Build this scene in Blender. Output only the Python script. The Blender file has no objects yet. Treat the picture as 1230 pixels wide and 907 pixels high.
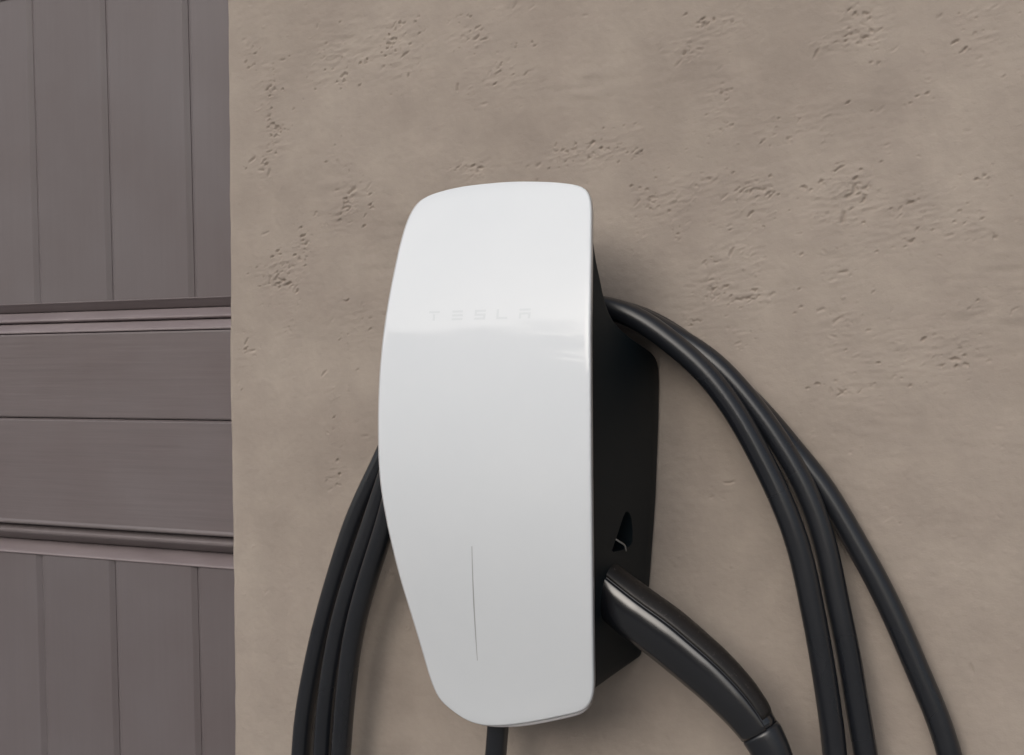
import bpy, bmesh, math, random
import numpy as np
from mathutils import Vector, Matrix

random.seed(7)
rng = np.random.default_rng(11)
SC = bpy.context.scene
COL = SC.collection

# ------------------------------------------------------------------ camera
cam_d = bpy.data.cameras.new("camera")
cam = bpy.data.objects.new("camera", cam_d)
COL.objects.link(cam)
YAW, PITCH, ROLL = math.radians(23.8), math.radians(-0.6), math.radians(-0.45)
fw = Vector((-math.sin(YAW)*math.cos(PITCH), math.cos(YAW)*math.cos(PITCH), math.sin(PITCH)))
rt = fw.cross(Vector((0, 0, 1))).normalized()
up = rt.cross(fw)
r2 = rt*math.cos(ROLL) + up*math.sin(ROLL)
u2 = up*math.cos(ROLL) - rt*math.sin(ROLL)
cam.matrix_world = Matrix(((r2.x, u2.x, -fw.x, 0.0), (r2.y, u2.y, -fw.y, -0.78),
                           (r2.z, u2.z, -fw.z, 1.2), (0, 0, 0, 1)))
cam_d.sensor_width = 36.0
cam_d.lens = 1400.0/1230.0*36.0
cam_d.clip_start = 0.02
cam_d.clip_end = 3000
SC.camera = cam

# ------------------------------------------------------------------ sky, sun, exposure
SUN_EL, SUN_AZ = math.radians(28), math.radians(-11)     # azimuth from -Y (in front of the wall) towards -X
sun_from = Vector((math.sin(SUN_AZ)*math.cos(SUN_EL), -math.cos(SUN_AZ)*math.cos(SUN_EL), math.sin(SUN_EL)))
world = bpy.data.worlds.new("World")
SC.world = world
world.use_nodes = True
wn = world.node_tree.nodes; wl = world.node_tree.links
wn.clear()
sky = wn.new("ShaderNodeTexSky"); sky.sky_type = 'NISHITA'
sky.sun_disc = False
sky.sun_elevation = SUN_EL
sky.sun_rotation = math.atan2(sun_from.x, sun_from.y)
sky.air_density = 1.0; sky.dust_density = 4.0; sky.ozone_density = 1.0
hsv = wn.new("ShaderNodeHueSaturation"); hsv.inputs["Saturation"].default_value = 0.48
bgn = wn.new("ShaderNodeBackground"); bgn.inputs["Strength"].default_value = 0.08
won = wn.new("ShaderNodeOutputWorld")
wl.new(sky.outputs[0], hsv.inputs["Color"]); wl.new(hsv.outputs[0], bgn.inputs[0]); wl.new(bgn.outputs[0], won.inputs[0])
sun_d = bpy.data.lights.new("sun", 'SUN'); sun_d.energy = 0.7; sun_d.angle = math.radians(65)
sun_d.color = (1.0, 0.955, 0.89)
sun = bpy.data.objects.new("sun", sun_d); COL.objects.link(sun)
sun.rotation_euler = sun_from.to_track_quat('Z', 'Y').to_euler()
SC.view_settings.view_transform = 'Standard'
SC.view_settings.look = 'None'
SC.view_settings.gamma = 1.0
SC.view_settings.exposure = 0.52

# ------------------------------------------------------------------ measured shapes (metres; wall face at y = 0, x along it, z up)
DEPTH_POLY = [9.885458755951579, -1.0002219741193048, -1.7665181840866186, 0.05485061911047011, 0.11803949306287641]
PLATE_OUTLINE = [(-0.2872, 1.3201), (-0.3063, 1.3216), (-0.3244, 1.3217), (-0.3447, 1.3209), (-0.3638, 1.3178), (-0.3721, 1.3152), (-0.3761, 1.3125), (-0.3813, 1.3021), (-0.384, 1.2842), (-0.3852, 1.2642), (-0.3864, 1.244), (-0.3874, 1.2219), (-0.3881, 1.2001), (-0.3885, 1.181), (-0.3891, 1.151), (-0.3894, 1.1345), (-0.3894, 1.124), (-0.3884, 1.1067), (-0.387, 1.0898), (-0.3841, 1.0592), (-0.3808, 1.0326), (-0.3783, 1.0086), (-0.3765, 0.9871), (-0.3751, 0.9784), (-0.3727, 0.9697), (-0.3687, 0.9648), (-0.3633, 0.9607), (-0.3562, 0.9558), (-0.3472, 0.9529), (-0.3378, 0.9525), (-0.3282, 0.9538), (-0.3154, 0.9567), (-0.2964, 0.9623), (-0.2776, 0.9687), (-0.2671, 0.9728), (-0.2612, 0.9778), (-0.2579, 0.983), (-0.256, 0.9898), (-0.2535, 1.0078), (-0.249, 1.0427), (-0.2453, 1.076), (-0.2426, 1.1078), (-0.2411, 1.1387), (-0.2406, 1.1689), (-0.2413, 1.199), (-0.2424, 1.2193), (-0.2437, 1.2397), (-0.2455, 1.2606), (-0.2472, 1.2765), (-0.2492, 1.2928), (-0.2499, 1.2984), (-0.251, 1.3039), (-0.2535, 1.3097), (-0.2577, 1.3136), (-0.2635, 1.316), (-0.2724, 1.3181)]
RIGHT_INNER = [(-0.2454, -0.042, 1.2358), (-0.2302, -0.0409, 1.2283), (-0.2136, -0.0398, 1.2151), (-0.1951, -0.0387, 1.2), (-0.1731, -0.0376, 1.1726), (-0.1529, -0.0365, 1.1361), (-0.1386, -0.0355, 1.1047), (-0.1299, -0.0344, 1.0776), (-0.1258, -0.0333, 1.0561), (-0.1187, -0.0322, 1.017), (-0.1139, -0.0311, 0.9831), (-0.1107, -0.03, 0.9532)]
RIGHT_MIDDLE = [(-0.2533, -0.027, 1.2372), (-0.237, -0.0265, 1.2315), (-0.2199, -0.0261, 1.2213), (-0.1912, -0.0256, 1.2038), (-0.1656, -0.0252, 1.1768), (-0.1428, -0.0247, 1.1445), (-0.127, -0.0243, 1.1151), (-0.1161, -0.0238, 1.0813), (-0.1112, -0.0234, 1.0553), (-0.1037, -0.0229, 1.0189), (-0.0978, -0.0225, 0.9825), (-0.093, -0.022, 0.953)]
RIGHT_OUTER = [(-0.2626, -0.012, 1.2386), (-0.2452, -0.012, 1.2344), (-0.228, -0.012, 1.2258), (-0.2124, -0.012, 1.2159), (-0.184, -0.012, 1.1916), (-0.1598, -0.012, 1.1685), (-0.1388, -0.012, 1.1432), (-0.1198, -0.012, 1.1197), (-0.1023, -0.012, 1.0896), (-0.0836, -0.012, 1.0553), (-0.0638, -0.012, 1.0096), (-0.0439, -0.012, 0.9561)]
LEFT_OUTER = [(-0.4521, -0.012, 1.1197), (-0.4705, -0.012, 1.0853), (-0.4885, -0.012, 1.0389), (-0.5035, -0.012, 0.9935), (-0.5123, -0.012, 0.9595), (-0.5191, -0.012, 0.928), (-0.5228, -0.012, 0.8954)]
LEFT_MIDDLE = [(-0.441, -0.025, 1.1025), (-0.4541, -0.0242, 1.07), (-0.4688, -0.0233, 1.034), (-0.4808, -0.0225, 0.9977), (-0.4885, -0.0217, 0.9643), (-0.4938, -0.0208, 0.9333), (-0.497, -0.02, 0.9012)]
LEFT_INNER = [(-0.4305, -0.038, 1.0811), (-0.4406, -0.0363, 1.0567), (-0.4511, -0.0347, 1.0295), (-0.4603, -0.033, 1.0017), (-0.467, -0.0313, 0.9688), (-0.4718, -0.0297, 0.9383), (-0.4757, -0.028, 0.9064)]
HANDLE_PATH = [(-0.2464, -0.06, 1.0502), (-0.2311, -0.0602, 1.0395), (-0.2139, -0.0604, 1.0291), (-0.1975, -0.0607, 1.0173), (-0.1798, -0.0609, 1.0038), (-0.163, -0.0611, 0.9878), (-0.1511, -0.0613, 0.9727), (-0.1435, -0.0616, 0.9593), (-0.1375, -0.0618, 0.9401), (-0.1345, -0.062, 0.9176)]
PIT_CLUSTERS = [(-0.5537, 1.4211, 0.0087, 0.0248, 40), (-0.5461, 1.3838, 0.0087, 0.0124, 40), (-0.56, 1.3616, 0.0062, 0.0124, 30), (-0.5747, 1.3593, 0.0062, 0.0062, 12), (-0.4956, 1.3632, 0.0074, 0.0087, 14), (-0.4808, 1.3329, 0.0087, 0.0124, 40), (-0.4885, 1.314, 0.0112, 0.0112, 50), (-0.4658, 1.3351, 0.005, 0.0087, 12), (-0.5235, 1.2929, 0.0099, 0.0136, 40), (-0.5435, 1.2706, 0.0155, 0.0136, 50), (-0.536, 1.2338, 0.0074, 0.0124, 20), (-0.5514, 1.2775, 0.0155, 0.0112, 40), (-0.589, 1.201, 0.0062, 0.0155, 14), (-0.574, 1.2144, 0.005, 0.0062, 8), (-0.4976, 1.184, 0.0087, 0.0112, 14), (-0.4945, 1.122, 0.0074, 0.0149, 26), (-0.5023, 1.1087, 0.0037, 0.0087, 12), (-0.5422, 1.0405, 0.0087, 0.0025, 8), (-0.3735, 1.4426, 0.0149, 0.0074, 60), (-0.3417, 1.46, 0.0136, 0.0037, 30), (-0.3521, 1.4097, 0.0248, 0.0124, 30), (-0.3799, 1.3448, 0.0149, 0.0062, 40), (-0.3662, 1.3468, 0.0186, 0.0037, 14), (-0.2086, 1.4143, 0.0149, 0.0099, 50), (-0.1855, 1.4284, 0.0136, 0.0087, 50), (-0.1915, 1.3786, 0.0124, 0.0136, 20), (-0.0961, 1.4226, 0.0149, 0.0155, 60), (-0.104, 1.4075, 0.0186, 0.0062, 30), (-0.1251, 1.4046, 0.0074, 0.0062, 16), (-0.0558, 1.3704, 0.0062, 0.0087, 14), (-0.024, 1.4175, 0.0124, 0.0062, 20), (-0.0241, 1.3929, 0.0112, 0.0149, 24), (-0.0533, 1.3911, 0.0087, 0.0062, 10), (-0.2269, 1.3105, 0.0236, 0.0112, 60), (-0.2449, 1.2943, 0.0062, 0.005, 14), (-0.2475, 1.3639, 0.0087, 0.0037, 10), (-0.1976, 1.3256, 0.0186, 0.0062, 36), (-0.1665, 1.3039, 0.0161, 0.0149, 60), (-0.1609, 1.3174, 0.0124, 0.0062, 20), (-0.1667, 1.2705, 0.0087, 0.0112, 26), (-0.1864, 1.2742, 0.0149, 0.0099, 24), (-0.198, 1.2493, 0.0186, 0.0112, 60), (-0.1669, 1.2427, 0.0149, 0.0062, 50), (-0.2098, 1.2297, 0.0099, 0.0074, 16), (-0.1782, 1.2206, 0.0099, 0.0062, 20), (-0.1097, 1.3085, 0.0161, 0.0136, 70), (-0.0966, 1.3184, 0.0087, 0.0062, 16), (-0.115, 1.2953, 0.0124, 0.005, 24), (-0.0811, 1.3358, 0.0062, 0.0062, 10), (-0.1099, 1.2599, 0.0074, 0.0136, 24), (-0.11, 1.2275, 0.0087, 0.0087, 30), (-0.1195, 1.2347, 0.0037, 0.0025, 4), (-0.1325, 1.217, 0.0031, 0.0025, 4), (-0.0245, 1.2797, 0.0124, 0.0062, 16), (-0.0247, 1.2333, 0.0087, 0.0062, 12), (-0.0154, 1.1482, 0.0062, 0.0025, 6), (-0.0227, 1.1014, 0.005, 0.0031, 7), (-0.0795, 1.1015, 0.0087, 0.0062, 10), (-0.0327, 1.0082, 0.0037, 0.0031, 5), (-0.1874, 1.1124, 0.0074, 0.005, 8), (-0.1103, 1.1814, 0.0031, 0.0012, 3), (-0.294, 1.3473, 0.0372, 0.0087, 16), (-0.4353, 1.4406, 0.0248, 0.0186, 30), (-0.2752, 1.3517, 0.0248, 0.0087, 16), (-0.4947, 1.4475, 0.0248, 0.0248, 30), (-0.5735, 1.4566, 0.0087, 0.0124, 16), (-0.0636, 1.2923, 0.0372, 0.0186, 30), (-0.049, 1.2077, 0.031, 0.0186, 24), (-0.1415, 1.3572, 0.0372, 0.0124, 24), (-0.4743, 1.2325, 0.0186, 0.0186, 16), (-0.1049, 1.1977, 0.0248, 0.0248, 14)]

# ------------------------------------------------------------------ helpers
def tag(o, label=None, cat=None, group=None, kind=None):
    if label: o["label"] = label
    if cat: o["category"] = cat
    if group: o["group"] = group
    if kind: o["kind"] = kind
    return o

def empty(name, loc, label, cat):
    o = bpy.data.objects.new(name, None); COL.objects.link(o)
    o.location = loc; o.empty_display_size = 0.05
    return tag(o, label, cat)

def link(name, me, mat, parent=None, smooth=True):
    if mat: me.materials.append(mat)
    if smooth: me.polygons.foreach_set("use_smooth", [True]*len(me.polygons))
    o = bpy.data.objects.new(name, me); COL.objects.link(o)
    if parent:
        o.parent = parent
        o.matrix_parent_inverse = Matrix.Translation(parent.location).inverted()
    return o

def mesh(name, verts, faces):
    me = bpy.data.meshes.new(name); me.from_pydata([tuple(v) for v in verts], [], faces)
    me.update(); return me

def fix(me):
    bm = bmesh.new(); bm.from_mesh(me)
    bmesh.ops.recalc_face_normals(bm, faces=bm.faces); bm.to_mesh(me); bm.free()
    return me

def rings_mesh(name, rings, cap0=True, cap1=True, closed=True):
    V = []; F = []; n = len(rings[0])
    for r in rings: V += [tuple(p) for p in r]
    for i in range(len(rings)-1):
        for j in range(n if closed else n-1):
            k = (j+1) % n
            F.append((i*n+j, i*n+k, (i+1)*n+k, (i+1)*n+j))
    if cap0: F.append(tuple(range(n)))
    if cap1: F.append(tuple(range((len(rings)-1)*n, len(rings)*n)))
    return fix(mesh(name, V, F))

def spline(P, step):
    """Catmull-Rom (centripetal) through P, resampled at about `step`."""
    P = [Vector(p) for p in P]
    Q = [2*P[0]-P[1]] + P + [2*P[-1]-P[-2]]
    out = []
    for i in range(1, len(Q)-2):
        p0, p1, p2, p3 = Q[i-1:i+3]
        t0 = 0; t1 = t0+max((p1-p0).length, 1e-6)**.5; t2 = t1+max((p2-p1).length, 1e-6)**.5; t3 = t2+max((p3-p2).length, 1e-6)**.5
        n = max(2, int((p2-p1).length/step))
        for k in range(n):
            t = t1+(t2-t1)*k/n
            a1 = p0*((t1-t)/(t1-t0))+p1*((t-t0)/(t1-t0)); a2 = p1*((t2-t)/(t2-t1))+p2*((t-t1)/(t2-t1)); a3 = p2*((t3-t)/(t3-t2))+p3*((t-t2)/(t3-t2))
            b1 = a1*((t2-t)/(t2-t0))+a2*((t-t0)/(t2-t0)); b2 = a2*((t3-t)/(t3-t1))+a3*((t-t1)/(t3-t1))
            out.append(b1*((t2-t)/(t2-t1))+b2*((t-t1)/(t2-t1)))
    out.append(P[-1])
    return out

def smooth_path(P, it, keep=2):
    P = [p.copy() for p in P]
    for _ in range(it):
        Q = [p.copy() for p in P]
        for i in range(keep, len(P)-keep): Q[i] = P[i]*.5+(P[i-1]+P[i+1])*.25
        P = Q
    return P

def tube(name, path, rad, seg=20):
    rings = []
    t = (path[1]-path[0]).normalized()
    a = t.orthogonal().normalized()
    for i, p in enumerate(path):
        q0 = path[max(i-1, 0)]; q1 = path[min(i+1, len(path)-1)]
        t = (q1-q0).normalized()
        a = (a-t*a.dot(t)).normalized(); b = t.cross(a)
        r = rad(i/(len(path)-1)) if callable(rad) else rad
        rings.append([p+a*(r*math.cos(2*math.pi*k/seg))+b*(r*math.sin(2*math.pi*k/seg)) for k in range(seg)])
    return rings_mesh(name, rings)

def smoothstep(a, b, x):
    t = min(1, max(0, (x-a)/(b-a))); return t*t*(3-2*t)

# ------------------------------------------------------------------ materials
def material(name, base, rough=0.5, spec=0.5, coat=0.0):
    m = bpy.data.materials.new(name); m.use_nodes = True
    b = m.node_tree.nodes["Principled BSDF"]
    b.inputs["Base Color"].default_value = (*base, 1)
    b.inputs["Roughness"].default_value = rough
    b.inputs["Specular IOR Level"].default_value = spec
    b.inputs["Coat Weight"].default_value = coat
    return m, m.node_tree.nodes, m.node_tree.links, b

def coords(n, l, scale=(1, 1, 1), rot=(0, 0, 0)):
    g = n.new("ShaderNodeNewGeometry"); mp = n.new("ShaderNodeMapping")
    mp.inputs["Scale"].default_value = scale; mp.inputs["Rotation"].default_value = rot
    l.new(g.outputs["Position"], mp.inputs[0]); return mp.outputs[0]

def noise(n, l, vec, scale, detail=4, rough=.55):
    t = n.new("ShaderNodeTexNoise"); t.inputs["Scale"].default_value = scale
    t.inputs["Detail"].default_value = detail; t.inputs["Roughness"].default_value = rough
    l.new(vec, t.inputs["Vector"]); return t.outputs["Fac"]

def ramp(n, l, fac, c0, c1, p0=.3, p1=.7):
    r = n.new("ShaderNodeValToRGB"); e = r.color_ramp.elements
    e[0].position, e[0].color = p0, (*c0, 1); e[1].position, e[1].color = p1, (*c1, 1)
    l.new(fac, r.inputs[0]); return r.outputs[0]

def mix(n, l, a, b, fac, mode='MIX'):
    m = n.new("ShaderNodeMix"); m.data_type = 'RGBA'; m.blend_type = mode
    if isinstance(fac, float): m.inputs[0].default_value = fac
    else: l.new(fac, m.inputs[0])
    l.new(a, m.inputs[6]); l.new(b, m.inputs[7]); return m.outputs[2]

def rng_map(n, l, fac, a, b):
    m = n.new("ShaderNodeMapRange"); m.inputs[3].default_value = a; m.inputs[4].default_value = b
    m.inputs[1].default_value = .3; m.inputs[2].default_value = .7
    l.new(fac, m.inputs[0]); return m.outputs[0]

def bump(n, l, b, height, dist, strength=1.0, prev=None):
    k = n.new("ShaderNodeBump"); k.inputs["Distance"].default_value = dist; k.inputs["Strength"].default_value = strength
    l.new(height, k.inputs["Height"])
    if prev: l.new(prev, k.inputs["Normal"])
    l.new(k.outputs[0], b.inputs["Normal"]); return k.outputs[0]

# painted stucco
M_STUCCO, n, l, b = material("stucco", (.40, .35, .30), .88, .2)
v = coords(n, l)
vs = coords(n, l, (1, 1, 2.6))
c1 = ramp(n, l, noise(n, l, v, 6, 4), (.342, .293, .256), (.400, .346, .304), .32, .68)
c2 = ramp(n, l, noise(n, l, v, 42, 6, .65), (.93, .93, .93), (1.05, 1.045, 1.04), .3, .7)
c3 = ramp(n, l, noise(n, l, v, 17, 3, .5), (.94, .935, .935), (1.04, 1.045, 1.04), .35, .65)
l.new(mix(n, l, mix(n, l, c1, c2, 1.0, 'MULTIPLY'), c3, 1.0, 'MULTIPLY'), b.inputs["Base Color"])
p = bump(n, l, b, noise(n, l, v, 700, 4, .7), .0006, .4)
p = bump(n, l, b, noise(n, l, v, 110, 6, .65), .0012, .28, p)

# painted door
M_DOOR, n, l, b = material("door_paint", (.17, .155, .157), .42, .5)
oi = n.new("ShaderNodeObjectInfo")
c1 = ramp(n, l, oi.outputs["Random"], (.158, .134, .137), (.176, .150, .153), 0, 1)
v = coords(n, l, (1, 1, 1))
c2 = ramp(n, l, noise(n, l, v, 7, 5), (.92, .89, .885), (1.05, 1.07, 1.085), .3, .7)
c4 = ramp(n, l, noise(n, l, coords(n, l, (2.2, 20, 70)), 3.0, 5, .65), (.93, .935, .935), (1.05, 1.05, 1.05), .32, .68)
l.new(mix(n, l, mix(n, l, c1, c2, 1.0, 'MULTIPLY'), c4, 1.0, 'MULTIPLY'), b.inputs["Base Color"])
vh = coords(n, l, (3, 30, 90)); vv = coords(n, l, (90, 30, 3))
l.new(rng_map(n, l, noise(n, l, v, 30, 4), .30, .42), b.inputs["Roughness"])
GRAIN_H = bump(n, l, b, noise(n, l, vh, 3.0, 4, .6), .0008, .2)
M_DOOR_V, n, l, b = material("door_paint_upright", (.17, .155, .157), .42, .45)
oi = n.new("ShaderNodeObjectInfo")
c1 = ramp(n, l, oi.outputs["Random"], (.154, .134, .138), (.171, .150, .155), 0, 1)
v = coords(n, l)
c2 = ramp(n, l, noise(n, l, v, 6, 5), (.92, .89, .885), (1.05, 1.07, 1.085), .3, .7)
c4 = ramp(n, l, noise(n, l, coords(n, l, (70, 20, 2.5)), 3.0, 5, .65), (.975, .975, .975), (1.02, 1.02, 1.02), .32, .68)
l.new(mix(n, l, mix(n, l, c1, c2, 1.0, 'MULTIPLY'), c4, 1.0, 'MULTIPLY'), b.inputs["Base Color"])
l.new(rng_map(n, l, noise(n, l, v, 30, 4), .30, .42), b.inputs["Roughness"])
bump(n, l, b, noise(n, l, coords(n, l, (70, 30, 4)), 3.0, 4, .6), .0008, .25)

# the same paint on the mouldings, lightened to mimic light caught by the ledges
M_LEDGE, n, l, b = material("lit_ledge_paint", (.24, .215, .215), .5, .45)
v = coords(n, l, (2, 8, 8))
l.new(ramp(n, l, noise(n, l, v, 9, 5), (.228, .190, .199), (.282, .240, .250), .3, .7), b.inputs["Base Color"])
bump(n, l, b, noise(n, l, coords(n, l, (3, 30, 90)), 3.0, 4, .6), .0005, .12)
# white glass faceplate, light plastic rim
M_GLASS, n, l, b = material("white_glass", (.78, .80, .815), .1, .32, 0)
b.inputs["Coat Roughness"].default_value = .04
v = coords(n, l)
l.new(rng_map(n, l, noise(n, l, v, 26, 5), .03, .085), b.inputs["Roughness"])
l.new(ramp(n, l, noise(n, l, v, 18, 4), (.75, .79, .835), (.77, .807, .85), .3, .7), b.inputs["Base Color"])
M_RIM, *_ = material("pale_rim_plastic", (.52, .51, .53), .28, .5)
M_LOGO, *_ = material("pale_grey_print", (.70, .745, .787), .2, .35)
M_LED, n, l, b = material("unlit_light_strip", (.42, .43, .45), .3, .5)
# black plastics and rubber
M_BODY, n, l, b = material("black_housing_plastic", (.0052, .0098, .0130), .55, .25)
bump(n, l, b, noise(n, l, coords(n, l), 2200, 2), .0002, .25)
M_RUBBER, n, l, b = material("cable_rubber", (.014, .0145, .017), .34, .7)
v = coords(n, l)
l.new(rng_map(n, l, noise(n, l, v, 14, 2), .25, .33), b.inputs["Roughness"])
l.new(ramp(n, l, noise(n, l, v, 22, 5, .65), (.0105, .0120, .0160), (.0145, .0162, .0205), .35, .75), b.inputs["Base Color"])
bump(n, l, b, noise(n, l, v, 500, 2), .0002, .12)
M_GRIP, n, l, b = material("glossy_black_grip", (.0075, .0084, .0112), .2, 1.0)
v = coords(n, l)
l.new(rng_map(n, l, noise(n, l, v, 25, 2, .5), .17, .25), b.inputs["Roughness"])
M_COVER, n, l, b = material("worn_black_cover", (.020, .018, .018), .45, .4)
v = coords(n, l)
l.new(ramp(n, l, noise(n, l, v, 420, 4, .7), (.0155, .0138, .0135), (.15, .13, .115), .62, .80), b.inputs["Base Color"])
l.new(rng_map(n, l, noise(n, l, v, 300, 3), .35, .55), b.inputs["Roughness"])
M_METAL, n, l, b = material("bare_metal", (.55, .55, .53), .3, .5)
b.inputs["Metallic"].default_value = 1
M_CONC, n, l, b = material("driveway_concrete", (.26, .25, .235), .85, .2)
v = coords(n, l)
l.new(ramp(n, l, noise(n, l, v, 1.6, 8, .6), (.25, .245, .24), (.32, .315, .305), .3, .7), b.inputs["Base Color"])

# ------------------------------------------------------------------ ground
S = 60
g = link("driveway", mesh("driveway", [(-S, -S, 0), (S, -S, 0), (S, S, 0), (-S, S, 0)], [(0, 1, 2, 3)]), M_CONC, None, False)
tag(g, "pale grey concrete driveway below the stucco wall", "driveway", kind="structure")

# ------------------------------------------------------------------ house across the driveway (added out of view for its reflection in the glass)
M_REND, *_ = material("added_house_render", (.42, .38, .33), .85, .2)
M_TILE, n, l, b = material("added_house_roof_tile", (.12, .09, .08), .8, .2)
M_PANE, *_ = material("added_house_window_glass", (.02, .025, .03), .06, .5)
M_TRIM, *_ = material("added_house_trim", (.7, .7, .68), .5, .4)
house = empty("house", (-6, -17, 0), "cream house with a tiled gable across the driveway, added out of view to be mirrored in the white cover", "house")
def solid(name, V, F, mat, par=None): return link(name, fix(mesh(name, V, F)), mat, par or house, False)
def block(name, a, c, mat, par=None):
    V = [(x, y, z) for x in (a[0], c[0]) for y in (a[1], c[1]) for z in (a[2], c[2])]
    return solid(name, V, [(0, 1, 3, 2), (4, 6, 7, 5), (0, 4, 5, 1), (2, 3, 7, 6), (0, 2, 6, 4), (1, 5, 7, 3)], mat, par)
def gable(name, x0, x1, y0, y1, ze, zr, t, mat):
    xm = (x0+x1)/2; V = []
    for y in (y0, y1): V += [(x0, y, ze), (xm, y, zr), (x1, y, ze), (x1, y, ze+t), (xm, y, zr+t), (x0, y, ze+t)]
    return solid(name, V, [(0, 1, 4, 5), (1, 2, 3, 4), (11, 10, 7, 6), (10, 9, 8, 7), (0, 6, 7, 1), (1, 7, 8, 2), (2, 8, 9, 3), (3, 9, 10, 4), (4, 10, 11, 5), (5, 11, 6, 0)], mat)
block("wall", (-15, -24, 0), (-7.4, -17, 6.2), M_REND); block("wall", (-7.38, -24, 0), (4, -17.6, 4.2), M_REND)  # walls of the added out-of-view house
solid("added_house_gable_wall", [(-15, -17, 6.2), (-11.2, -17, 8.7), (-7.4, -17, 6.2), (-15, -17.3, 6.2), (-11.2, -17.3, 8.7), (-7.4, -17.3, 6.2)], [(0, 1, 2), (5, 4, 3), (0, 3, 4, 1), (1, 4, 5, 2), (2, 5, 3, 0)], M_REND)
gable("added_house_roof", -15.6, -6.8, -24.3, -16.5, 6.18, 9.05, .15, M_TILE)
solid("added_house_roof", [(-7.3, -17.1, 4.2), (4.4, -17.1, 4.2), (4.4, -20.8, 5.9), (-7.3, -20.8, 5.9), (-7.3, -24.4, 4.2), (4.4, -24.4, 4.2)], [(0, 1, 2, 3), (3, 2, 5, 4), (0, 3, 4), (1, 5, 2), (0, 4, 5, 1)], M_TILE)
for x, z in ((-13, 1), (-9.9, 1), (-11.4, 3.2), (-5.6, 1), (-2.2, 1), (1.4, 1)):
    yf = -17.0 if x < -7.4 else -17.6
    f_ = block("window", (x-.6, yf+.001, z), (x+.6, yf+.08, z+1.3), M_TRIM)
    for k in (-1, 1):
        q = block("added_house_pane", (x+k*.28-.24, yf+.07, z+.08), (x+k*.28+.24, yf+.09, z+1.22), M_PANE, house); q.parent = f_; q.matrix_parent_inverse = Matrix.Identity(4) @ Matrix.Translation(-house.location) @ Matrix.Translation(house.location)

# ------------------------------------------------------------------ tree in front of that house (added unseen too, to break up that reflection)
M_BARK, *_ = material("added_tree_bark", (.09, .07, .055), .9, .2)
M_LEAF, n, l, b = material("added_tree_leaf", (.06, .09, .04), .6, .3)
tr_ = empty("tree", (-6.6, -14, 0), "broad leafy tree in front of the cream house, added out of view to be mirrored in the white cover", "tree")
link("added_tree_trunk", tube("added_tree_trunk", spline([(-6.6, -14, -.1), (-6.55, -14.05, 1.2), (-6.7, -13.95, 2.6), (-6.6, -14, 6.4)], .15), lambda t: .19-.13*t, 10), M_BARK, tr_)
V = []; F = []
cl_ = [(Vector((random.gauss(-6.6, .9), random.gauss(-14, .8), random.gauss(5.9, 1.15))), random.uniform(.45, .9)) for _ in range(34)]
for c_, r_ in cl_:
    for _ in range(110):
        d = Vector((random.gauss(0, 1), random.gauss(0, 1), random.gauss(0, 1))).normalized()*r_*random.random()**.4
        a = Vector((random.gauss(0, 1), random.gauss(0, 1), random.gauss(0, 1))).normalized(); e_ = a.orthogonal().normalized()
        p = c_+d; o_ = len(V); V += [p-a*.09, p+e_*.045, p+a*.09, p-e_*.045]; F.append((o_, o_+1, o_+2, o_+3))
link("added_tree_crown", mesh("added_tree_crown", V, F), M_LEAF, tr_, False)

# ------------------------------------------------------------------ stucco wall
def filtered(shape, sx, sz, step, seed):
    """smooth random field, correlation lengths sx, sz in metres, unit deviation"""
    r = np.random.default_rng(seed).standard_normal(shape)
    fz = np.fft.fftfreq(shape[0], step)[:, None]; fx = np.fft.rfftfreq(shape[1], step)[None, :]
    F = np.fft.rfft2(r)*np.exp(-2*(math.pi**2)*((fx*sx)**2+(fz*sz)**2))
    a = np.fft.irfft2(F, s=shape); return a/a.std()

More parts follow.
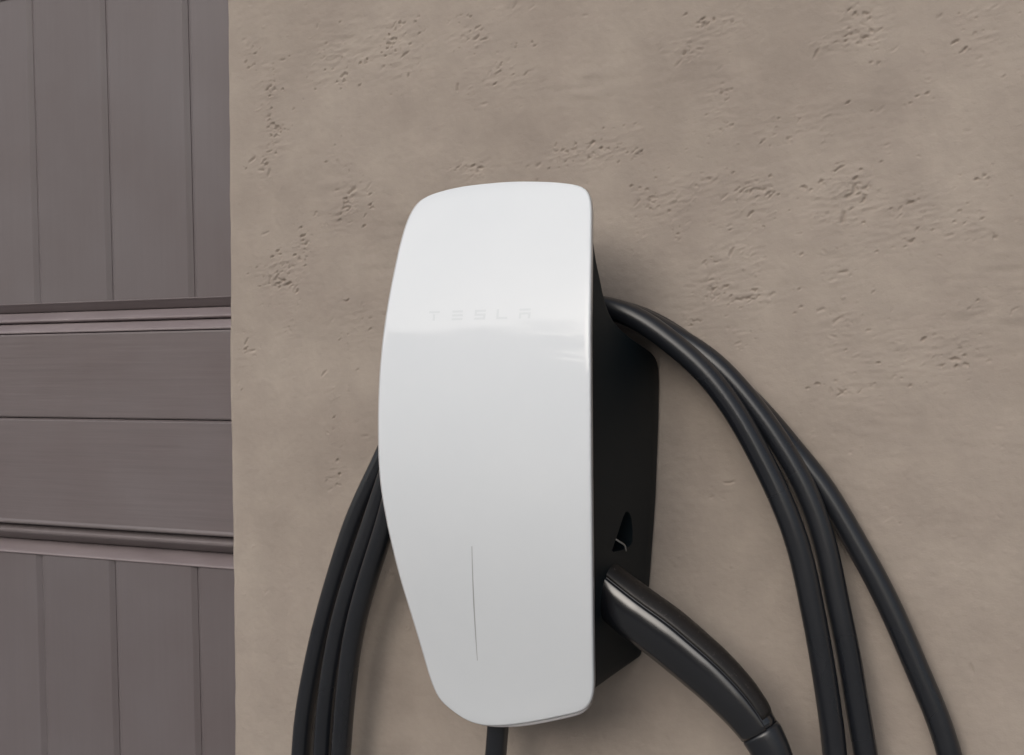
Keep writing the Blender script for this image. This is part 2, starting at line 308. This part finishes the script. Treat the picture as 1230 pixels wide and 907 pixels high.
def build_wall():
    step = .00068
    X0, X1, Z0, Z1 = -.592, .05, .86, 1.51
    xf = np.arange(X0, X1, step); zf = np.arange(Z0, Z1, step)
    # how worked the trowelled surface is: more towards the top
    top = np.clip((zf-1.02)/.22, 0, 1)[:, None]
    H = np.zeros((len(zf), len(xf)))                     # >0 is towards the viewer
    H += .00035*filtered(H.shape, .03, .02, step, 1)
    drag = filtered(H.shape, .006, .0018, step, 2)
    patch = np.clip(filtered(H.shape, .022, .016, step, 3)-.1, 0, 2)
    H += .00008*drag*(.25+patch)*(.2+.8*top)
    H += .00005*filtered(H.shape, .0012, .0012, step, 4)
    def stroke(x, z, L, w, dep, ang, lip):
        R = L+3*w; bs = random.gauss(0, .07); i0 = int((z-R-Z0)/step); i1 = int((z+R-Z0)/step)+2; j0 = int((x-R-X0)/step); j1 = int((x+R-X0)/step)+2
        i0, j0 = max(i0, 0), max(j0, 0)
        if i1 <= i0 or j1 <= j0 or i0 >= len(zf) or j0 >= len(xf): return
        zz = zf[i0:i1, None]-z; xx = xf[None, j0:j1]-x
        c, s = math.cos(ang), math.sin(ang)
        uu = xx*c+zz*s; vv = -xx*s+zz*c
        bend = bs*uu*uu/L
        e = np.exp(-(uu/L)**4)
        H[i0:i1, j0:j1] += e*(-dep*np.exp(-((vv-bend)/w)**2)+lip*np.exp(-((vv-bend+1.9*w)/(1.3*w))**2))
    dens = np.zeros_like(H)
    for (cx, cz, sx, sz, cnt) in PIT_CLUSTERS:
        dens += (min(1.0, .30+cnt/55))*np.exp(-((xf[None, :]-cx)/(1.15*sx))**2-((zf[:, None]-cz)/(1.15*sz))**2)
    dens = np.clip(dens, 0, 1.15)
    def slanted(sx, sz, ang, seed):
        r = np.random.default_rng(seed).standard_normal(H.shape)
        fz = np.fft.fftfreq(H.shape[0], step)[:, None]; fx = np.fft.rfftfreq(H.shape[1], step)[None, :]
        u = fx*math.cos(ang)+fz*math.sin(ang); v = -fx*math.sin(ang)+fz*math.cos(ang)
        a = np.fft.irfft2(np.fft.rfft2(r)*np.exp(-2*math.pi**2*((u*sx)**2+(v*sz)**2)), s=H.shape); return a/a.std()
    f1 = slanted(.0011, .0006, math.radians(38), 21); f2 = slanted(.0009, .0006, math.radians(5), 22); f3 = slanted(.0045, .0035, .4, 23)
    torn = .70*f1+.50*f2+.60*f3
    torn /= torn.std()
    pit = np.clip(torn-(2.45-1.60*dens), 0, 1.4)
    H -= .00118*pit*(dens > .02)
    H += .00016*slanted(.0024, .0008, math.radians(8), 24)*np.clip(dens, 0, .9)
    raise_ = np.clip(-torn-(2.6-1.5*dens), 0, 1.2)
    H += .00030*raise_
    for (cx, cz, sx, sz, cnt) in PIT_CLUSTERS:
        lean = math.radians(random.choice((20, 30, 40, 50)))
        for k in range(int(cnt*.07)+1):
            x = random.gauss(cx, sx*.62); z = random.gauss(cz, sz*.62)
            big = random.random()**2.4
            L = .0007+.0015*random.random()+.0022*big
            stroke(x, z, L, .00065+.0005*random.random(), .00022+.0013*big, random.gauss(lean, .6), .00005+.00022*random.random())
    for k in range(80):                                  # scattered shallow nicks
        x = random.uniform(X0, X1); z = random.uniform(Z0, Z1)
        if random.random() > (.12 if z < 1.12 else 1): continue
        stroke(x, z, .001+.003*random.random(), .0009, .0002+.0006*random.random()**3, random.gauss(.5, .6), .0001)
    edge = np.clip((xf-X0)/.008, 0, 1)[None, :]
    H = np.where(H < -.0002, H, H)*(.35+.65*edge)
    # one sheet: jamb, rounded corner, worked face, then plain face out to the far end
    xo = np.array([.06, .09, .14, .25, .5, 1.0, 2.4]); zl = np.array([-.05, .3, .6, .75, .83]); zh = np.array([1.53, 1.58, 1.7, 2.0, 2.7])
    zall = np.concatenate([zl, zf, zh]); nz = len(zall)
    rad = .005; cols = [(X0-rad, .17), (X0-rad, .09), (X0-rad, .03)]
    for k in range(6):
        a = math.pi/2*k/6
        cols.append((X0-rad*math.cos(a), rad-rad*math.sin(a)))
    nj = len(cols)
    cx = np.concatenate([[c[0] for c in cols], xf, xo]); cy = np.concatenate([[c[1] for c in cols], np.zeros(len(xf)+len(xo))])
    nx = len(cx)
    D = np.zeros((nz, nx)); D[len(zl):len(zl)+len(zf), nj:nj+len(xf)] = H
    wob = np.zeros(nz); w = filtered((len(zf), 8), 1e-6, .006, step, 9)[:, 0]*.00025+filtered((len(zf), 8), 1e-6, .03, step, 10)[:, 0]*.0004
    wob[len(zl):len(zl)+len(zf)] = w
    fall = np.exp(-np.clip(cx-(X0-rad), 0, None)/.006)
    co = np.empty((nz, nx, 3), np.float32)
    co[..., 0] = cx[None, :]+wob[:, None]*fall[None, :]
    co[..., 1] = cy[None, :]-D
    co[..., 2] = zall[:, None]
    idx = np.arange(nz*nx, dtype=np.int32).reshape(nz, nx)
    q = np.stack([idx[:-1, :-1], idx[:-1, 1:], idx[1:, 1:], idx[1:, :-1]], -1).reshape(-1, 4)
    me = bpy.data.meshes.new("stucco_wall")
    me.vertices.add(nz*nx); me.vertices.foreach_set("co", co.ravel())
    me.loops.add(q.size); me.loops.foreach_set("vertex_index", q.ravel())
    me.polygons.add(len(q)); me.polygons.foreach_set("loop_start", np.arange(0, q.size, 4, dtype=np.int32))
    me.polygons.foreach_set("use_smooth", np.ones(len(q), bool))
    me.update(calc_edges=True)
    o = link("stucco_wall", me, M_STUCCO, None, False)
    return tag(o, "beige rough trowelled stucco wall with clusters of small pits, beside the garage door", "wall")
build_wall()

# ------------------------------------------------------------------ garage door (in its recess behind the wall corner)
DX0, DX1 = -1.56, -.50
door = empty("garage_door", (-1.0, .12, 0), "brown grey panelled garage door with upright grooved boards left of the stucco wall", "garage door")
def chamfer_box(name, x0, x1, y, z0, z1, c, cd, depth, mat, b0, b1, lean=0.0):
    """board facing -y: side chamfers c wide and cd deep; b0 / b1 = (rise, fall back) of the bottom and top bevels"""
    def ring(y_, dx, zb_, zt_): return [(x0+dx, y_, z0+zb_), (x1-dx, y_, z0+zb_), (x1-dx, y_, z1-zt_), (x0+dx, y_, z1-zt_)]
    V = ring(y, c, b0[0], b1[0])
    t = cd/b0[1]
    V += [(x0, y+cd, z0+b0[0]*(1-t)), (x1, y+cd, z0+b0[0]*(1-t)), (x1, y+cd, z1-b1[0]*(1-t)), (x0, y+cd, z1-b1[0]*(1-t))]
    V += ring(y+b0[1], 0, 0, 0)+ring(y+depth, 0, 0, 0)
    V = [(p[0], p[1]-lean*(z1-p[2])/(z1-z0)*-1, p[2]) for p in V]
    F = [(0, 1, 2, 3), (15, 14, 13, 12)]
    for a in (0, 4, 8):
        for j in range(4):
            k = (j+1) % 4
            F.append((a+j, a+4+j, a+4+k, a+k))
    o = link(name, fix(mesh(name, V, F)), mat, door, False)
    bv = o.modifiers.new("bevel", 'BEVEL'); bv.width = .0007; bv.segments = 2; bv.limit_method = 'ANGLE'; bv.angle_limit = math.radians(12)
    return o
def strip(name, prof, mat):
    """moulding: closed (y, z) profile run along x, with sub-millimetre rounded edges"""
    me = rings_mesh(name, [[(x, p[0], p[1]) for p in prof] for x in (DX0, DX1)])
    o = link(name, me, mat, door, False)
    bv = o.modifiers.new("bevel", 'BEVEL'); bv.width = .0017; bv.segments = 4; bv.limit_method = 'ANGLE'; bv.angle_limit = math.radians(20)
    bv.harden_normals = False
    return o
PERIOD = .557
grooves = [-.5400, -.6280, -.7227, -.8216, -.9160, -1.0105, -1.1050, -1.1990, -1.2935, -1.3875, -1.4820, -1.56]
YF = .0925
for k in (-1, 0, 1):
    zt = 1.0185+k*PERIOD; zb = max(.7045+k*PERIOD, .06)
    for i in range(len(grooves)-1):
        sh = .0092 if k >= 0 and k != 0 else .0138
        x1, x0 = grooves[i]-.0002+sh, grooves[i+1]+.0002+sh
        chamfer_box("plank", x0, x1, YF+random.uniform(-.0003, .0003), zb, zt, .0050, .0030, .024, M_DOOR_V, (.0032, .0032), (.0032, .0032), .0065)
    dz = k*PERIOD
    # sloping frame lips above and below each field of boards
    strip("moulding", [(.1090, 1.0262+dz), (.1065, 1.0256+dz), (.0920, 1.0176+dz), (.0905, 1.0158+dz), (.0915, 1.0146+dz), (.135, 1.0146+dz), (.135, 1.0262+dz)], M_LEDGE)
    strip("moulding", [(.0968, 1.2660+dz), (.0968, 1.2648+dz), (.0985, 1.2638+dz), (.1050, 1.2580+dz), (.1065, 1.2570+dz), (.135, 1.2570+dz), (.135, 1.2660+dz)], M_DOOR)
    # rounded beads above the rail, then two rail boards, then the beads below
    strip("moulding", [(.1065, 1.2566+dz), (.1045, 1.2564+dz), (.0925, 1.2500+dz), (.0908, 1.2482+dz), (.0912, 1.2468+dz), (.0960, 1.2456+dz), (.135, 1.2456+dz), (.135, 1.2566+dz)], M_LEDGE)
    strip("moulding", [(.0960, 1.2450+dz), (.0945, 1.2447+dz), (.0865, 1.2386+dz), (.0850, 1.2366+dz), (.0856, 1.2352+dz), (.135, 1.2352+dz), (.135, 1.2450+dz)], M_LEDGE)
    strip("rail_board", [(.0852, 1.2345+dz), (.0846, 1.2328+dz), (.0846, 1.1532+dz), (.0856, 1.1521+dz), (.135, 1.1521+dz), (.135, 1.2345+dz)], M_DOOR)
    strip("rail_board", [(.0872, 1.1515+dz), (.0844, 1.1495+dz), (.0844, 1.0500+dz), (.0834, 1.0487+dz), (.0834, 1.0467+dz), (.0850, 1.0456+dz), (.135, 1.0456+dz), (.135, 1.1515+dz)], M_DOOR)
    strip("moulding", [(.0950, 1.0450+dz), (.0900, 1.0414+dz), (.0880, 1.0394+dz), (.0880, 1.0367+dz), (.0895, 1.0354+dz), (.1065, 1.0268+dz), (.135, 1.0268+dz), (.135, 1.0450+dz)], M_DOOR)
strip("backing_panel", [(.1260, .03), (.1260, 1.9), (.142, 1.9), (.142, .03)], M_DOOR)

# ------------------------------------------------------------------ wall charger
charger = empty("wall_charger", (-.315, 0, 1.14), "white faced black wall mounted car charger on the stucco wall", "car charger")
def depth(z): return float(np.polyval(DEPTH_POLY, z-1.15))
# even resample of the outline, softened a little
ol = spline([Vector((x, 0, z)) for x, z in PLATE_OUTLINE]+[Vector((PLATE_OUTLINE[0][0], 0, PLATE_OUTLINE[0][1]))], .0008)[:-1]
def resample(P, n):
    Q = P+[P[0]]; s = [0]
    for i in range(len(P)): s.append(s[-1]+(Q[i+1]-Q[i]).length)
    out = []; j = 0
    for k in range(n):
        t = s[-1]*k/n
        while s[j+1] < t: j += 1
        out.append(Q[j].lerp(Q[j+1], (t-s[j])/(s[j+1]-s[j])))
    return out
ol = resample(ol, 280)
for _ in range(4):
    ol = [ol[i]*.5+(ol[i-1]+ol[(i+1) % len(ol)])*.25 for i in range(len(ol))]
NO = len(ol)
def out_normal(i):
    t = ol[(i+1) % NO]-ol[i-1]; nn = Vector((t.z, 0, -t.x)).normalized()
    c = Vector((-.315, 0, 1.14))
    return nn if nn.dot(ol[i]-c) > 0 else -nn
ON = [out_normal(i) for i in range(NO)]
for _ in range(3): ON = [(ON[i]*.5+(ON[i-1]+ON[(i+1) % NO])*.25).normalized() for i in range(NO)]
CEN = Vector((-.315, 0, 1.14))
def offset_ring(off, back):
    r = []
    for i in range(NO):
        p = ol[i]+ON[i]*(off+edge_shift(i, KIND))
        r.append(Vector((p.x, -depth(p.z)+back, p.z)))
    return r
def edge_shift(i, kind):
    nn = ON[i]
    if kind == 'face': return -.0011+.0013*smoothstep(.1, .8, nn.x)
    return -.0012+.0018*smoothstep(.2, .9, -nn.x)+.0030*smoothstep(.35, .9, -nn.z)*smoothstep(-.37, -.30, ol[i].x)
def plate(name, off, back0, back1, r, mat, fill):
    rings = []
    if fill:
        for s in [k/26 for k in range(1, 26)]:
            e = 1-(1-s)**1.0
            rg = []
            for i in range(NO):
                p = CEN+(ol[i]+ON[i]*(off-r+edge_shift(i, KIND))-CEN)*e
                rg.append(Vector((p.x, -depth(p.z)+back0, p.z)))
            rings.append(rg)
    for k in range(7):
        a = math.pi/2*k/6
        rings.append(offset_ring(off-r+r*math.sin(a), back0+r-r*math.cos(a)))
    rings.append(offset_ring(off, back1)); rings.append(offset_ring(off-.004, back1))
    me = rings_mesh(name, rings, cap0=not fill, cap1=True)
    if fill:
        bm = bmesh.new(); bm.from_mesh(me); bm.verts.ensure_lookup_table()
        cv = bm.verts.new((CEN.x, -depth(CEN.z)+back0, CEN.z))
        bm.verts.ensure_lookup_table()
        for i in range(NO): bm.faces.new((bm.verts[i], bm.verts[(i+1) % NO], cv))
        bmesh.ops.recalc_face_normals(bm, faces=bm.faces); bm.to_mesh(me); bm.free()
    return link(name, me, mat, charger)
KIND = "face"
face = plate("faceplate", 0, 0, .0035, .0013, M_GLASS, True)
KIND = "rim"
rim = plate("rim", 0, .0020, .0085, .0010, M_RIM, False)
# housing: horizontal slices, each a rounded four-sided loop from the rim back to the wall or the cable saddle
def span(z, inset=.004):
    xs = [p.x for i, p in enumerate(ol) if False]
    L = []; 
    for i in range(NO):
        a, c = ol[i], ol[(i+1) % NO]
        if (a.z-z)*(c.z-z) <= 0 and a.z != c.z: L.append(a.x+(c.x-a.x)*(z-a.z)/(c.z-a.z))
    return min(L)+inset, max(L)-inset
BACK_R = [(.9855, -.2445), (1.05, -.2390), (1.106, -.2345), (1.165, -.2318), (1.21, -.2310), (1.32, -.2310)]
SADDLE = [(.9, 0), (1.1900, 0), (1.1960, .0008), (1.2010, .0030), (1.2045, .0068), (1.2080, .0135), (1.2126, .0290), (1.2170, .0440), (1.2225, .0585), (1.2270, .0668), (1.2329, .0728), (1.2390, .0763), (1.2460, .0785), (1.2640, .0815), (1.2800, .0822), (1.2900, .0822), (1.306, .0840)]
def lerp(T, z): return float(np.interp(z, [t[0] for t in T], [t[1] for t in T]))
def housing_mesh():
    zs = [.9760, .9763, .9772, .9788, .9815]+list(np.arange(.988, 1.196, .008))+list(np.arange(1.197, 1.256, .0012))+list(np.arange(1.258, 1.304, .004))
    rings = []
    for k, z in enumerate(zs):
        ch = .004*(1-math.sqrt(max(0, 1-(1-min(1, (z-.976)/.0055))**2)))
        xl, xr = span(z); yf = -depth(z)+.007; yb = -lerp(SADDLE, z)
        if yb-yf < .0015: yb = yf+.0015
        w = min(1, (yb-0)/( -depth(z)+.007)) if yf < 0 else 0
        def sidex(y, right):
            t = (y-yf)/(0-yf)
            if right: return xr+(lerp(BACK_R, z)-xr)*t
            return xl+((-.63-lerp(BACK_R, z))-xl)*t
        ns = 10; rg = []
        er = min(.0035, (yb-yf)*.3)
        ys = [yf+(yb-er-yf)*i/ns for i in range(ns+1)]
        right = [Vector((sidex(y, True)-ch, y, z)) for y in ys]
        xr_ = sidex(yb, True)
        for q in (1, 2, 3): a = math.pi/2*q/3; right.append(Vector((sidex(yb-er, True)-ch-er*(1-math.cos(a)), yb-er+er*math.sin(a), z)))
        left = [Vector((sidex(y, False)+ch, y, z)) for y in ys]
        for q in (1, 2, 3): a = math.pi/2*q/3; left.append(Vector((sidex(yb-er, False)+ch+er*(1-math.cos(a)), yb-er+er*math.sin(a), z)))
        back = [right[-1].lerp(left[-1], q/7) for q in range(1, 7)]
        front = [left[0].lerp(right[0], q/7) for q in range(1, 7)]
        rings.append(right+back+left[::-1]+front)
    for rg in rings:                                   # underside rises towards the wall
        for p in rg:
            p.z += .0200*min(1, max(0, 1+p.y/.080))*(1-smoothstep(.976, 1.055, p.z))
    return rings_mesh("housing", rings)
hm = housing_mesh()
housing = link("housing", hm, M_BODY, charger)
# teardrop opening of the holster above the plug, cut into the right flank
cut_prof = [(-.0480, 1.1030), (-.0510, 1.1033), (-.0545, 1.1000), (-.0600, 1.0910), (-.0670, 1.0800), (-.0640, 1.0785), (-.0520, 1.0780), (-.0400, 1.0790), (-.0365, 1.0812), (-.0375, 1.0890), (-.0410, 1.0975), (-.0450, 1.1018)]
cm = rings_mesh("cutter", [[Vector((x, y, z)) for y, z in cut_prof] for x in (-.275, -.20)])
cut = link("cutter", cm, M_BODY, None, False)
bo = housing.modifiers.new("cut", 'BOOLEAN'); bo.operation = 'DIFFERENCE'; bo.object = cut; bo.solver = 'EXACT'
bpy.context.view_layer.update()
dg = bpy.context.evaluated_depsgraph_get()
new = bpy.data.meshes.new_from_object(housing.evaluated_get(dg))
housing.modifiers.clear(); housing.data = new
bpy.data.objects.remove(cut)
new.polygons.foreach_set("use_smooth", [True]*len(new.polygons))
new.set_sharp_from_angle(angle=math.radians(35))
# metal latch glinting at the foot of the opening
lp = spline([(-.2490, -.0580, 1.0880), (-.2450, -.0535, 1.0840), (-.2420, -.0500, 1.0808), (-.2412, -.0490, 1.0770)], .0007)
link("latch", tube("latch", lp, lambda t: .0004+.0004*math.sin(math.pi*t), 8), M_METAL, charger)
# print on the glass: five thin spaced letters
def on_face(x, z, h): 
    e = 1e-4; s = (depth(z+e)-depth(z-e))/(2*e); nn = Vector((0, -1, s)).normalized()
    return Vector((x, -depth(z), z))+nn*h
def sheet(name, quads, mat, h=.00012, parent=face, sub=4):
    V = []; F = []
    for Q in quads:                                   # each a convex quad in (x, z); draped over the face as a thin slab
        q = [Vector((p[0], 0, p[1])) for p in Q]
        for i in range(sub+1):
            for j in range(3):
                a = q[0].lerp(q[1], j/2); c = q[3].lerp(q[2], j/2); p = a.lerp(c, i/sub)
                V.append(on_face(p.x, p.z, h))
        o = len(V)-(sub+1)*3
        for i in range(sub):
            for j in range(2): F.append((o+i*3+j, o+i*3+j+1, o+i*3+j+4, o+i*3+j+3))
        base = len(V)
        lo = [on_face(p.x, p.z, -.0002) for p in q]; V += lo
        F += [(base, base+1, o+2, o+1, o), (base+2, base+3, o+sub*3, o+sub*3+1, o+sub*3+2),
              (base+1, base+2, *[o+i*3+2 for i in range(sub, -1, -1)]), (base+3, base, *[o+i*3 for i in range(sub+1)])]
    o = link(name, fix(mesh(name, V, F)), mat, None, False)
    o.parent = parent; o.matrix_parent_inverse = parent.matrix_world.inverted() if False else Matrix.Identity(4)
    o.matrix_parent_inverse = (Matrix.Translation(charger.location) @ Matrix.Translation(-charger.location)).inverted()
    return o
def rect(x0, x1, z0, z1): return [(x0, z0), (x1, z0), (x1, z1), (x0, z1)]
GLY = {
 'T': [rect(0, 1, .80, 1), rect(.40, .60, 0, .66)],
 'E': [rect(0, 1, .80, 1), rect(0, 1, .40, .60), rect(0, 1, 0, .20)],
 'S': [rect(0, 1, .80, 1), rect(0, .2, .6, .8), rect(0, 1, .40, .60), rect(.8, 1, .2, .4), rect(0, 1, 0, .20)],
 'L': [rect(0, .2, 0, 1), rect(.2, 1, 0, .20)],
 'A': [rect(0, 1, .80, 1), rect(0, .2, 0, .6), rect(.8, 1, 0, .6), rect(.2, .8, .40, .60)]}
for ch, x in (('T', -.3500), ('E', -.3332), ('S', -.3172), ('L', -.3018), ('A', -.2862)):
    w, h, z = .0076, .0062, 1.2292
    sheet("printed_letter", [[(x-w/2+w*a, z+h*c) for a, c in Q] for Q in GLY[ch]], M_LOGO)
# thin vertical light strip, unlit
led = []
P = [(-.3258, 1.0840), (-.3282, 1.0640), (-.3304, 1.0465), (-.3332, 1.0240), (-.3358, 1.0030)]
W = [.00022, .00030, .00040, .00034, .00016]
for i in range(4): led.append([(P[i+1][0]-W[i+1], P[i+1][1]), (P[i+1][0]+W[i+1], P[i+1][1]), (P[i][0]+W[i], P[i][1]), (P[i][0]-W[i], P[i][1])])
sheet("light_strip", led, M_LED, .0001)

# ------------------------------------------------------------------ charging cable: one cord, three turns over the saddle, plug in the holster
cable = empty("charging_cable", (-.22, -.03, 1.22), "thick black cable coiled in three loops over the white charger, its plug holstered", "charging cable")
def arch(lft, rgt, y, apex):
    a = [Vector(p) for p in lft][::-1]; b_ = [Vector(p) for p in rgt]
    return a+[Vector(p) for p in apex]+b_
c_apex = [(-.4240, -.0115, 1.1700), (-.3960, -.0110, 1.2080), (-.3560, -.0105, 1.2330), (-.3130, -.0105, 1.2430), (-.2850, -.0110, 1.2425)]
b_apex = [(-.4160, -.0268, 1.1600), (-.3900, -.0268, 1.2010), (-.3520, -.0268, 1.2290), (-.3130, -.0268, 1.2410), (-.2800, -.0268, 1.2415)]
a_apex = [(-.4080, -.0410, 1.1450), (-.3820, -.0425, 1.1930), (-.3480, -.0430, 1.2240), (-.3130, -.0430, 1.2385), (-.2760, -.0430, 1.2410)]
def hang(p_r, q_l, zb, yoff):
    """lower half of a turn, from the end of a right strand round to the start of a left one"""
    p_r, q_l = Vector(p_r), Vector(q_l)
    m = (p_r+q_l)/2
    return [Vector((p_r.x+.012, p_r.y, (p_r.z+zb)/2+.06)), Vector((p_r.x-.02, yoff, zb+.07)), Vector((m.x+.09, yoff, zb+.008)), Vector((m.x, yoff, zb)), Vector((m.x-.09, yoff, zb+.012)),
            Vector((q_l.x+.004, yoff, zb+.09)), Vector((q_l.x-.008, q_l.y, (q_l.z+zb)/2+.06))]
cord = [Vector((-.3330, -.048, .990)), Vector((-.3363, -.045, .9562)), Vector((-.3385, -.0433, .938)), Vector((-.3406, -.0417, .9273)), Vector((-.3440, -.040, .87)), Vector((-.37, -.030, .76)), Vector((-.45, -.0125, .70)), Vector((-.515, -.0115, .76)), Vector((-.5240, -.012, .84))]
cord += arch(LEFT_OUTER, RIGHT_OUTER, 0, c_apex)
cord += hang(RIGHT_OUTER[-1], LEFT_MIDDLE[-1], .60, -.018)
cord += arch(LEFT_MIDDLE, RIGHT_MIDDLE, 0, b_apex)
cord += hang(RIGHT_MIDDLE[-1], LEFT_INNER[-1], .64, -.034)
cord += arch(LEFT_INNER, RIGHT_INNER, 0, a_apex)
e = Vector(RIGHT_INNER[-1])
HP = [Vector(p) for p in HANDLE_PATH]
cord += [Vector((e.x+.004, -.036, .86)), Vector((e.x, -.045, .79)), Vector((e.x-.02, -.055, .755)), Vector((e.x-.04, -.060, .79)), HP[-1]+Vector((.002, 0, -.05)), HP[-1], HP[-2], HP[-3]]
cord = smooth_path(spline(cord, .006), 6)
link("cord", tube("cord", cord, .0076, 24), M_RUBBER, cable)

# plug handle
hp = [HP[0]-(HP[1]-HP[0]).normalized()*.024]+HP
path = smooth_path(spline(hp, .0025), 10)
def arclen(P):
    s = [0]
    for i in range(1, len(P)): s.append(s[-1]+(P[i]-P[i-1]).length)
    return s
S_ = arclen(path)
s_start = .024
# collar line sits between the 7th and 8th traced centres
s_end = min(range(len(path)), key=lambda i: (path[i]-HP[6]).length); s_end = S_[s_end]
def half(s):
    t = (s-s_start)/(s_end-s_start)
    return float(np.interp(t, [-.3, 0, .15, .35, .6, .8, 1, 1.15, 1.5], [.0165, .0172, .0180, .0180, .0172, .0158, .0132, .0118, .0090]))
def section(i, fn, phis):
    t = (path[min(i+1, len(path)-1)]-path[max(i-1, 0)]).normalized()
    bb = Vector((0, -1, 0)); nn = Vector((-t.z, 0, t.x)).normalized()
    if nn.z < 0: nn = -nn
    if nn.dot(Vector((1, 0, 1))) < 0: nn = -nn
    bb = (bb-t*bb.dot(t)).normalized()
    h = half(S_[i]); out = []
    for ph in phis:
        k = fn(ph, h)
        c, s = math.cos(ph), math.sin(ph)
        m = 2.1; c_ = math.copysign(abs(c)**(2/m), c); s2 = math.copysign(abs(s)**(2/m), s)
        out.append(path[i]+bb*(c_*h*.86*k)+nn*(s2*h*k))
    return out
A0, A1 = math.radians(35), math.radians(145)
def body_r(ph, h):
    d = min(abs(ph-A0), abs(ph-A1))
    inside = A0 < ph < A1
    if inside: return .93 - .0*d
    return 1-.07*math.exp(-(d/math.radians(2.2))**2)
PH = [math.radians(a) for a in list(range(-180, 22, 8))+[26, 29, 31, 33, 35, 37, 40]+list(range(48, 136, 8))+[140, 143, 145, 147, 149, 151, 154]+list(range(164, 180, 8))]
i_end = max(i for i in range(len(path)) if S_[i] <= s_end)
connector = link("connector_handle", rings_mesh("connector_handle", [section(i, body_r, PH) for i in range(i_end+1)]), M_GRIP, cable)
i0 = min(i for i in range(len(path)) if S_[i] >= .004)
PC = [A0+math.radians(3.0)+(A1-A0-math.radians(6.0))*k/18 for k in range(19)]
rings = []
i1 = i_end-2
for i in range(i0, i1+1):
    t0 = min((S_[i]-S_[i0])/.004, (S_[i1]-S_[i])/.006, 1); t0 = math.sqrt(max(t0, 0))
    top = section(i, lambda ph, h: .93+.075*t0*min(1, (min(ph-A0, A1-ph)/math.radians(7)))**.5, PC)
    bot = section(i, lambda ph, h: .88, PC)
    rings.append(top+bot[::-1])
def sub_link(name, me, mat, parent_part):
    o = link(name, me, mat, None); o.parent = parent_part; o.matrix_parent_inverse = Matrix.Identity(4)
    return o
sub_link("button_cover", rings_mesh("button_cover", rings), M_COVER, connector)
PF = [math.radians(a) for a in range(-180, 180, 12)]
# rubber sleeve where the cord leaves the handle
rings = []
for i in range(i_end, len(path)):
    s = S_[i]-S_[i_end]
    if s > .075: break
    k = 1.0 if s > .0010 else .95
    rings.append(section(i, lambda ph, h: k, PF))
link("cord_sleeve", rings_mesh("cord_sleeve", rings), M_RUBBER, cable)
